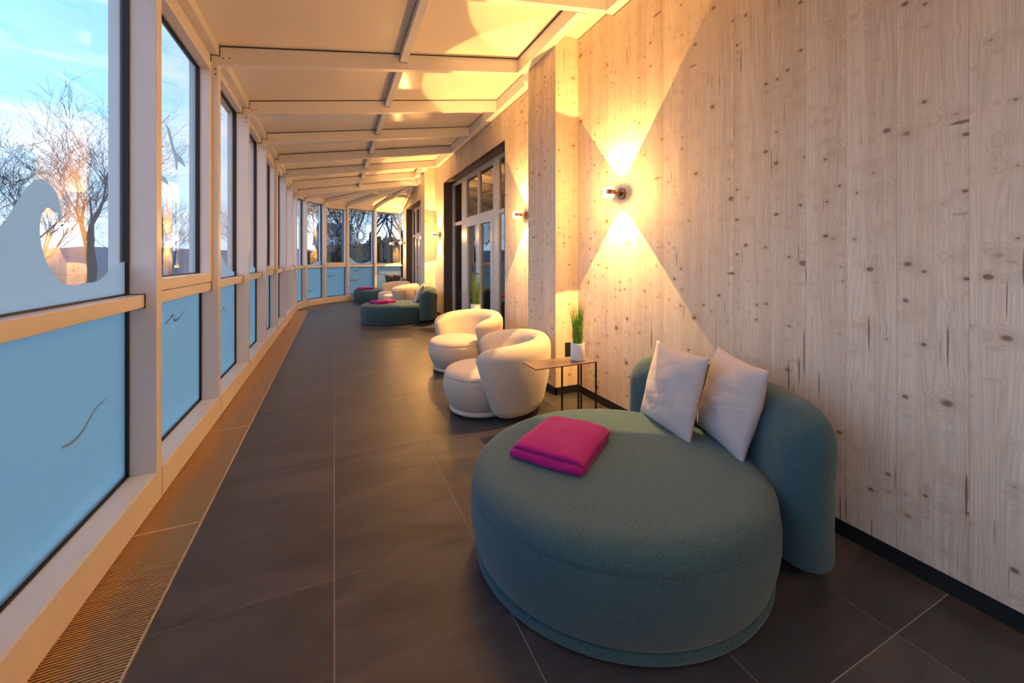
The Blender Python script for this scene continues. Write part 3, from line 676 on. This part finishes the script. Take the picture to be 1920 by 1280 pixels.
def dome(R, zb, zs, zt, edge=.10, bulge=.012, tuck=.03):
    """round seat cushion profile: side up to the seam zs, then crown to zt"""
    P = [(R - tuck - .03, zb), (R - tuck - .008, zb + .006), (R - tuck, zb + .02)]
    for k in range(1, 8):
        f = k / 8; P.append((R - tuck * (1 - f) ** 2 + bulge * math.sin(PI * f), zb + .02 + (zs - zb - .02) * f))
    P += [(R + .001, zs - .005), (R - .005, zs), (R - .001, zs + .005)]
    for k in range(1, 9):
        a = PI / 2 * k / 8; P.append((R - edge * (1 - math.cos(a)), zs + (zt - .006 - zs) * math.sin(a)))
    for k in range(1, 7): f = k / 6; r = (R - edge) * (1 - f) + .004; P.append((r, zt - .006 + .006 * (1 - (1 - f) ** 2)))
    return P
def daybed(loc, rz, label, grp='teal round daybeds'):
    t = empty('daybed', loc, rz); tag(t, label, 'daybed', grp)
    revolve('seat', dome(1, .0, .0, .0) if False else [(r, z) for r, z in dome(.665, .044, .305, .385, edge=.11, tuck=.016)], teal, t, 1.03, .97)
    revolve('base_ring', [(.60, .006), (.638, .006), (.650, .014), (.652, .026), (.645, .036), (.60, .044)], teal, t, 1.03, .97)
    revolve('plinth', [(.54, 0), (.56, 0), (.56, .010), (.54, .010)], base_m, t, 1.03, .97)
    R0, T, H2 = .785, .125, .335
    def mp(a, b, tt):
        th = math.radians(-2.5 + 46.5 * a); z = .022 + H2 + b * H2
        flare = .03 * (b if b > 0 else 0) - .015
        r = R0 + flare + T * tt * (1 - .10 * max(0, b)) ; return Vector((r * math.cos(th) * 1.0, r * math.sin(th) * 1.0, z))
    bk = slab(mp, .30, .52, 'backrest', teal, t, Rb2=.16)
    # seams running over the backrest near its ends
    for a in (-.62, .62):
        pts = []
        for k in range(25):
            b = -.45 + 1.45 * k / 24 if k < 25 else 1
            bb_ = min(b, 1); e = max(0, (bb_ - .5) / .5); tt = math.sqrt(max(0, 1 - e * e)); pts.append(mp(a, bb_, tt * 1.003))
        m = MB(); m.tube(pts, .0016, 5); m.build('seam', teal, bk, smooth=True)
    return t
def armchair(loc, rz, label, grp='cream round armchairs', hh=0.0):
    """faces local -X"""
    t = empty('armchair', loc, rz); tag(t, label, 'armchair', grp)
    sx = -.145
    MB().lathe(dome(.315, .058, .315, .385, edge=.09, bulge=.016, tuck=.045), 60, (sx, 0, 0)).build('seat', boucle, t, smooth=True)
    MB().lathe([(.22, .014), (.265, .014), (.280, .024), (.284, .038), (.274, .052), (.22, .056)], 60, (sx + .01, 0, 0)).build('base_ring', boucle, t, smooth=True)
    MB().lathe([(.20, 0), (.22, 0), (.22, .016), (.20, .016)], 40, (sx + .06, 0, 0)).build('plinth', base_m, t)
    def mp(a, b, tt):
        f = (b + 1) / 2
        th = math.radians(a * (98 + 24 * f)); top = .655 + hh - .085 * abs(a) ** 2.2; z = .02 + f * (top - .02)
        R = .285 + .095 * math.sin(min(1, f * 1.15) * PI / 2); T = .088 * (1 - .15 * f)
        r = R + T * tt; off = .02
        return Vector((off + r * math.cos(th) * 1.0, r * math.sin(th), z))
    slab(mp, .20, .30, 'backrest', boucle, t, NA=16)
    return t
daybed((1.228, 1.525, 0), 0, 'large teal round daybed in the foreground with two grey pillows and a magenta blanket')
daybed((1.17, 8.72, 0), -.12, 'teal round daybed in the middle distance beneath the third wall lamp')
daybed((1.22, 12.98, 0), .15, 'farthest teal round daybed by the curved glazed end')
armchair((1.31, 3.24, 0), math.radians(-22), 'cream boucle armchair next to the near side table, its back to the viewer')
armchair((1.46, 4.66, 0), math.radians(27), 'cream boucle armchair just in front of the glass doors, open side towards the viewer')
armchair((1.62, 10.80, 0), math.radians(-22), 'cream armchair beyond the second daybed, behind the far side table')
armchair((1.58, 11.86, 0), math.radians(27), 'farthest cream armchair, standing before the last daybed')

# pillows
def pillow(name, w, h, T, mat, M, seed, label, cat='pillow', grp=None):
    rngp = random.Random(seed); NX = 56; V = []; F = []; sd = Vector((seed * 3.7, seed * 1.3, seed))
    for side in (1, -1):
        for j in range(NX + 1):
            for i in range(NX + 1):
                u = -1 + 2 * i / NX; v = -1 + 2 * j / NX
                e = (max(0, 1 - abs(u) ** 2.6)) ** .55 * (max(0, 1 - abs(v) ** 2.6)) ** .55
                pin = 1 - .055 * (1 - (u * v) ** 2) * (abs(u) ** 6 + abs(v) ** 6)
                # edges curve inward between pointed corners
                x = u * w / 2 * (1 - .07 * (1 - v * v) * abs(u) ** 3 + .02); y = v * h / 2 * (1 - .06 * (1 - u * u) * abs(v) ** 3 + .02)
                z = side * T * e
                def crease(a, b, c, k): q = noise.noise(Vector((a, b, c)) + sd); return max(0, 1 - abs(q) * k) ** 1.5
                wr_ = noise.noise(Vector((u * 1.6, v * 2.4, side)) + sd) * .012 * e - crease(u * 1.1 + v * 1.6, v * 3.2 - u, side * 3, 6) * .0022 * e - crease(u * 2.4, v * 1.2 + u * .6, side * 5, 8) * .0016 * e
                z += side * wr_ + noise.noise(Vector((u * 1.1, v * 1.1, 5)) + sd) * .014
                V.append(M @ Vector((x, y, z)))
    n = (NX + 1) ** 2
    for s in range(2):
        for j in range(NX):
            for i in range(NX):
                a = s * n + j * (NX + 1) + i; q = (a, a + 1, a + NX + 2, a + NX + 1); F.append(q if s == 0 else q[::-1])
    o = obj(name, V, F, mat, None, smooth=True)
    bm = bmesh.new(); bm.from_mesh(o.data); bmesh.ops.remove_doubles(bm, verts=bm.verts, dist=.0012); bmesh.ops.recalc_face_normals(bm, faces=bm.faces); bm.to_mesh(o.data); bm.free()
    o.data.polygons.foreach_set('use_smooth', [True] * len(o.data.polygons))
    # piping/hem
    tag(o, label, cat, grp)
    return o
def frame3(c, xdir, up, nrm=None):
    x = Vector(xdir).normalized(); z = x.cross(Vector(up)).normalized(); y = z.cross(x).normalized()
    return Matrix(((x.x, y.x, z.x, c[0]), (x.y, y.y, z.y, c[1]), (x.z, y.z, z.z, c[2]), (0, 0, 0, 1)))
pillow('pillow', .45, .45, .062, cotton, frame3((1.74, 1.67, .585), (-.08, -.42, .0), (.28, -.06, 1)), 2, 'light grey pillow on the near teal daybed, left one of the two', grp='grey pillows on the near daybed')
pillow('pillow', .42, .45, .065, cotton, frame3((1.845, 1.39, .59), (-.16, -.40, -.02), (.24, -.10, 1)), 5, 'light grey pillow on the near teal daybed, right one, closest to the viewer', grp='grey pillows on the near daybed')
pillow('pillow', .42, .42, .065, slateblue if False else cotton, frame3((1.70, 8.72, .565), (-.10, -.40, 0), (.45, -.05, 1)), 8, 'light grey pillow leaning on the backrest of the middle teal daybed')
pillow('pillow', .40, .44, .06, slateblue, frame3((1.66, 13.26, .585), (-.4, -.25, 0), (.2, .30, 1)), 11, 'dark grey pillow standing on the farthest daybed, left of its pair', grp='dark pillows on the farthest daybed')
pillow('pillow', .40, .44, .06, slateblue, frame3((1.80, 13.0, .585), (-.3, -.35, 0), (.3, .12, 1)), 14, 'dark grey pillow standing on the farthest daybed, right of its pair', grp='dark pillows on the farthest daybed')

# folded blankets
def blanket(loc, rz, label, w=.36, d=.37, th=.0125, seed=1):
    W = w / 2; R = th * 1.05; pts = []                 # centre line of the folded cloth in local x-z: three layers
    def seg(p, q, n): return [(p[0] + (q[0] - p[0]) * k / n, p[1] + (q[1] - p[1]) * k / n) for k in range(n)]
    z1, z2, z3 = R * .55, R * 2.3, R * 4.05
    pts += seg((W * .96, z1), (-W, z1), 14)
    pts += [(-W + -(z2 - z1) / 2 * math.sin(a), (z1 + z2) / 2 - (z2 - z1) / 2 * math.cos(a)) for a in [PI * k / 5 for k in range(5)]]
    pts += seg((-W, z2), (W * .98, z2), 14)
    pts += [(W * .98 + (z3 - z2) / 2 * math.sin(a), (z2 + z3) / 2 - (z3 - z2) / 2 * math.cos(a)) for a in [PI * k / 5 for k in range(5)]]
    pts += seg((W * .98, z3), (-W * .99, z3), 14) + [(-W * .99, z3 - .004)]
    n = len(pts); tan = []
    for i in range(n):
        a, b = pts[max(i - 1, 0)], pts[min(i + 1, n - 1)]; l = math.hypot(b[0] - a[0], b[1] - a[1]); tan.append(((b[0] - a[0]) / l, (b[1] - a[1]) / l))
    NY = 18; V = []; h = R * .84
    for j in range(NY + 1):
        v = -1 + 2 * j / NY
        for s in (1, -1):
            for i in range(n):
                x = pts[i][0] - tan[i][1] * h * s; z = pts[i][1] + tan[i][0] * h * s
                lay = z / (z3 + h); bul = 1 - .35 * abs(v) ** 8 * lay
                q = noise.noise(Vector((x * 6, v * 1.6, seed + (0 if i < n * .6 else 3)))) * .010 * lay
                y = v * d / 2 * (1 - .012 * (i / n)) + noise.noise(Vector((x * 7, i / n * 4, seed))) * .004
                sag = -.006 * (x / W) ** 2 * lay - .004 * v * v * lay
                xx = x * (1 + .03 * math.sin(v * 2.2 + seed)) + .006 * noise.noise(Vector((v * 3, z * 40, seed)))
                V.append((xx, y, max(.001, z * bul + q * 1.1 + sag)))
    F = []; S = 2 * n
    for j in range(NY):
        for i in range(n - 1):
            a = j * S + i; F.append((a, a + 1, a + 1 + S, a + S)); b = j * S + n + i; F.append((b + 1, b, b + S, b + 1 + S))
        for e in (0, n - 1): a = j * S + e; b = j * S + n + e; F.append((a, b, b + S, a + S))
    for j in (0, NY):
        for i in range(n - 1): a = j * S + i; b = j * S + n + i; F.append((a, a + 1, b + 1, b))
    o = obj('folded_blanket', V, F, fleece, None, smooth=True, sub=1); o.location = loc; o.rotation_euler = (0, 0, rz); tag(o, label, 'blanket')
    return o
blanket((1.03, 1.68, .384), math.radians(36), 'folded magenta fleece blanket on the large foreground daybed', w=.41, d=.36, th=.0135, seed=2)
blanket((.93, 8.72, .384), math.radians(30), 'folded magenta blanket on the middle-distance teal daybed', w=.40, d=.36, seed=5)
blanket((.86, 12.85, .384), math.radians(5), 'folded magenta blanket on the farthest teal daybed', w=.44, d=.34, seed=9)

# side tables
def side_table(loc, label, flip=1, sx=.53, sy=.215, h=.53):
    """origin under the right near corner; top runs to -x"""
    t = empty('side_table', loc); tag(t, label, 'table', 'thin metal side tables')
    MB().box(-sx, 0, 0, sy, h - .008, h).build('tabletop', tabletop_m, t, bevel=.001)
    r = .0055
    for (x, y) in ((-.31, .008), (-.008, .008), (-.008, sy - .008), (-.035, sy - .008)):
        MB().box(x - r, x + r, y - r, y + r, .012, h - .008).build('leg', steel, t)
    MB().box(-.317, .0, .0, .016, 0, .012).build('foot_bar', steel, t); MB().box(-.016, 0, .016, sy, 0, .012).build('foot_bar', steel, t)
    return t
side_table((1.835, 2.485, 0), 'thin metal side table between the foreground daybed and the nearest armchair')
side_table((2.05, 5.30, 0), 'thin metal side table behind the second armchair, in front of the glass doors')
side_table((1.90, 10.02, 0), 'thin metal side table between the middle daybed and the far armchairs', sx=.62)
def plant(loc, label, r=.054, h=.135, gh=.36, n=190, seed=1):
    rg = random.Random(seed); t = empty('potted_grass', loc); tag(t, label, 'plant', 'potted ornamental grasses')
    MB().lathe([(r * .90, 0), (r * .97, .004), (r, .014), (r, h - .003), (r - .002, h), (r - .006, h), (r - .008, h - .004), (r - .008, h - .022), (.002, h - .022)], 40).build('pot', ceram, t, smooth=False, bevel=0)
    t.children[0].data.polygons.foreach_set('use_smooth', [True] * len(t.children[0].data.polygons))
    MB().lathe([(r - .009, h - .024), (r - .009, h - .016), (.004, h - .014)], 20).build('soil', soil_m, t.children[0])
    m = MB()
    for k in range(n):
        a = rg.uniform(0, 2 * PI); rr = r * .72 * math.sqrt(rg.random()); b = Vector((rr * math.cos(a), rr * math.sin(a), h - .018))
        arch = k % 6 == 0; H_ = gh * rg.uniform(.62, 1.02) * (.85 if arch else 1); out = (rg.uniform(.35, .75) if arch else rg.uniform(.0, .16)) * gh
        a2 = a + rg.uniform(-.5, .5); dv = Vector((math.cos(a2), math.sin(a2), 0)); w = rg.uniform(.0010, .0022) * (.7 if arch else 1) * (gh / .29) ** .5; sd = Vector((-dv.y, dv.x, 0))
        V = []; K = 8
        for q in range(K + 1):
            f = q / K; z = H_ * (f - (.42 * f ** 3.2 if arch else .04 * f * f)); p = b + dv * out * f ** 2.1 + Vector((0, 0, z)); ww = w * (1 - f ** 3 * .92)
            V += [p + sd * ww, p - sd * ww, p + dv * ww * .6]
        F = []
        for q in range(K):
            for e in range(3): F.append((q * 3 + e, q * 3 + (e + 1) % 3, q * 3 + 3 + (e + 1) % 3, q * 3 + 3 + e))
        m.add(V, F)
    tag(m.build('grass_blades', grass_m, t), kind='stuff')
    return t
plant((1.722, 2.585, .53), 'small potted green grass in a white pot on the near side table', seed=2)
plant((1.86, 5.41, .53), 'larger potted grass before the glass doors, rising behind the second armchair', r=.073, h=.135, gh=.52, n=170, seed=6)

# ------------------------------------------------------------------ outdoors
g = MB().box(-120, 140, -60, 160, -.7, -.5); tag(g.build('ground', ground_m), kind='structure')
m = MB(); rg = random.Random(4); prev = None
V = []; F = []; K = 120
for k in range(K + 1):
    a = math.radians(-110 + 160 * k / K); hgt = 1.3 + 1.2 * noise.noise(Vector((k * .11, 0, 1))) + .4 * noise.noise(Vector((k * .9, 0, 2)))
    for (D, z) in ((68, -.6), (74, hgt + EYE), (92, hgt * 1.2 + EYE), (96, -.6)): V.append((D * math.sin(a), D * math.cos(a), z))
for k in range(K):
    for e in range(3): F.append((k * 4 + e, k * 4 + 4 + e, k * 4 + 5 + e, k * 4 + 1 + e))
tag(obj('hills', V, F, hill_m), kind='structure')

def make_tree(seed, h, name='bare_tree'):
    rg = random.Random(seed); T1 = MB(); T2 = MB()
    def grow(p, d, ln, r, lev):
        K = 4 if lev < 3 else 3; pts = [p.copy()]; q = p.copy(); dd = d.copy()
        for k in range(K):
            dd = (dd + Vector((rg.gauss(0, .13), rg.gauss(0, .13), rg.gauss(0, .08) + .05))).normalized(); q = q + dd * ln / K; pts.append(q.copy())
        rs = [r * (1 - .55 * k / K) for k in range(K + 1)]
        (T1 if lev < 2 else T2).tube(pts, rs, 6 if lev < 2 else 3)
        if lev >= 5: return
        nb = (5, 5, 5, 4, 3)[lev]
        for b in range(nb):
            f = rg.uniform(.35, 1.0) if b else 1.0; i = min(K - 1, int(f * K)); o = pts[i].lerp(pts[i + 1], f * K - i)
            ax = Vector((rg.gauss(0, 1), rg.gauss(0, 1), rg.gauss(0, 1))).normalized(); ang = rg.uniform(.35, .85)
            nd = (Matrix.Rotation(ang, 3, ax.cross(dd).normalized()) @ dd); nd.z = nd.z * .8 + .18; nd.normalize()
            grow(o, nd, ln * rg.uniform(.58, .80), max(.004, rs[-1] * rg.uniform(.6, .85)), lev + 1)
    grow(Vector((0, 0, 0)), Vector((rg.uniform(-.08, .08), rg.uniform(-.08, .08), 1)).normalized(), h * .30, h * .017, 0)
    return T1, T2
def tree_from(T, loc, rz, sc, label, src=None):
    if src is None:
        t = empty('bare_tree', loc, rz); T[0].build('trunk', bark, t); T[1].build('twigs', bark, t)
        tag(t.children[-1], kind='stuff')
    else:
        t = src.copy(); COL.objects.link(t); t.location = loc; t.rotation_euler = (0, 0, rz)
        for c in src.children: cc = c.copy(); COL.objects.link(cc); cc.parent = t
    t.scale = (sc, sc, sc); tag(t, label, 'tree', 'bare winter trees outside')
    return t
TA = make_tree(11, 8.0); TB = make_tree(23, 8.0)
def at(bearing, D): a = math.radians(bearing); return (D * math.sin(a), D * math.cos(a), -.55)
ta = tree_from(TA, at(-23.0, 20), 0.3, 1.28, 'bare tree outside the first window, tallest one right of the frosted wave crest')
tb = tree_from(TB, at(-26.0, 24), 2.0, 1.1, 'bare tree outside the first window directly above the frosted wave crest')
tree_from(None, at(-29.5, 19), 1.0, 1.0, 'bare tree at the far left edge of the first window', ta)
tree_from(None, at(-34, 22), 3.0, .9, 'bare tree outside beyond the left edge of view', tb)
tree_from(None, at(-16.5, 27), 3.0, .85, 'bare tree outside the second window, behind the frosted bird', tb)
tree_from(None, at(-19.6, 30), 5.0, .9, 'bare tree farther off, between first and second window', ta)
tree_from(None, at(-10, 30), 1.7, .95, 'bare tree seen through the third window', ta)
far = [(-2.2, 24, .95, ta, 'leftmost bare tree behind the curved end windows'), (-.2, 19, .98, tb, 'bare tree behind the window with two frosted birds'), (1.4, 26, 1.15, ta, 'bare tree behind the curved window with the single frosted bird'),
       (3.0, 20, 1.0, tb, 'bare tree left behind the frosted sun'), (4.6, 23, 1.1, ta, 'bare tree right behind the frosted sun'), (6.4, 20.5, .95, tb, 'bare tree behind the last curved window'), (8.5, 24, 1.1, ta, 'rightmost bare tree behind the curved end windows')]
for k, (b, D, sc, src, lb) in enumerate(far): tree_from(None, at(b, D), k * 1.3, sc * 1.25, lb, src)
# evergreen hedge beyond the curved end
def hedge(loc, sx, sy, sz, seed, label):
    rg = random.Random(seed); m = MB()
    t = empty('hedge', loc); tag(t, label, 'hedge', 'dark hedges outside the curved end')
    bm = bmesh.new(); bmesh.ops.create_icosphere(bm, subdivisions=4, radius=1)
    for v in bm.verts:
        p = v.co; q = Vector((math.copysign(abs(p.x) ** .6, p.x), math.copysign(abs(p.y) ** .6, p.y), math.copysign(abs(p.z) ** .6, p.z)))
        f = 1 + .10 * noise.noise(p * 3 + Vector((seed, 0, 0))) + .07 * noise.noise(p * 9); v.co = Vector((q.x * sx * f, q.y * sy * f, sz + q.z * sz * f))
    me = bpy.data.meshes.new('foliage'); bm.to_mesh(me); bm.free(); me.materials.append(leafm); o = bpy.data.objects.new('foliage', me); COL.objects.link(o); o.parent = t
    for k in range(1800):
        a = rg.uniform(0, 2 * PI); e = rg.uniform(-.2, 1.5); p = Vector((math.cos(a) * math.cos(e), math.sin(a) * math.cos(e), math.sin(e)))
        q = Vector((math.copysign(abs(p.x) ** .6, p.x) * sx, math.copysign(abs(p.y) ** .6, p.y) * sy, sz + math.copysign(abs(p.z) ** .6, p.z) * sz)) * rg.uniform(.97, 1.08)
        u = Vector((rg.gauss(0, 1), rg.gauss(0, 1), rg.gauss(0, 1))).normalized() * .07; w = u.cross(Vector((rg.gauss(0, 1), rg.gauss(0, 1), rg.gauss(0, 1)))).normalized() * .035
        m.add([q - u, q + w, q + u, q - w], [(0, 1, 2, 3)])
    tag(m.build('leaves', leafm, t), kind='stuff')
hedge(at(2.8, 17.5), 1.0, .8, 1.15, 1, 'low dark evergreen hedge outside behind the frosted sun')
hedge(at(6.2, 17.8), .9, .8, 1.3, 2, 'dark evergreen hedge outside the last curved window')
hedge(at(-1.6, 17.2), .7, .8, 1.0, 3, 'dark evergreen hedge outside the first curved windows')
# little house beyond the curved end
t = empty('garden_house', at(.1, 25), -.1); tag(t, 'low grey house with pitched roof beyond the curved end windows', 'house')
MB().box(-.85, .85, -1.2, 1.2, 0, 2.6).build('wall', out_wall, t)
m = MB(); m.hexa([(-1.0, -1.4, 2.6), (1.0, -1.4, 2.6), (1.0, 1.4, 2.6), (-1.0, 1.4, 2.6), (-.9, -.2, 3.9), (.9, -.2, 3.9), (.9, .2, 3.9), (-.9, .2, 3.9)]); m.build('roof', out_roof, t)
MB().box(-.6, .0, -1.23, -1.19, .9, 1.9).build('window', door_glass, t); MB().box(.2, .7, -1.23, -1.19, 0, 2.0).build('door', reveal_m, t)
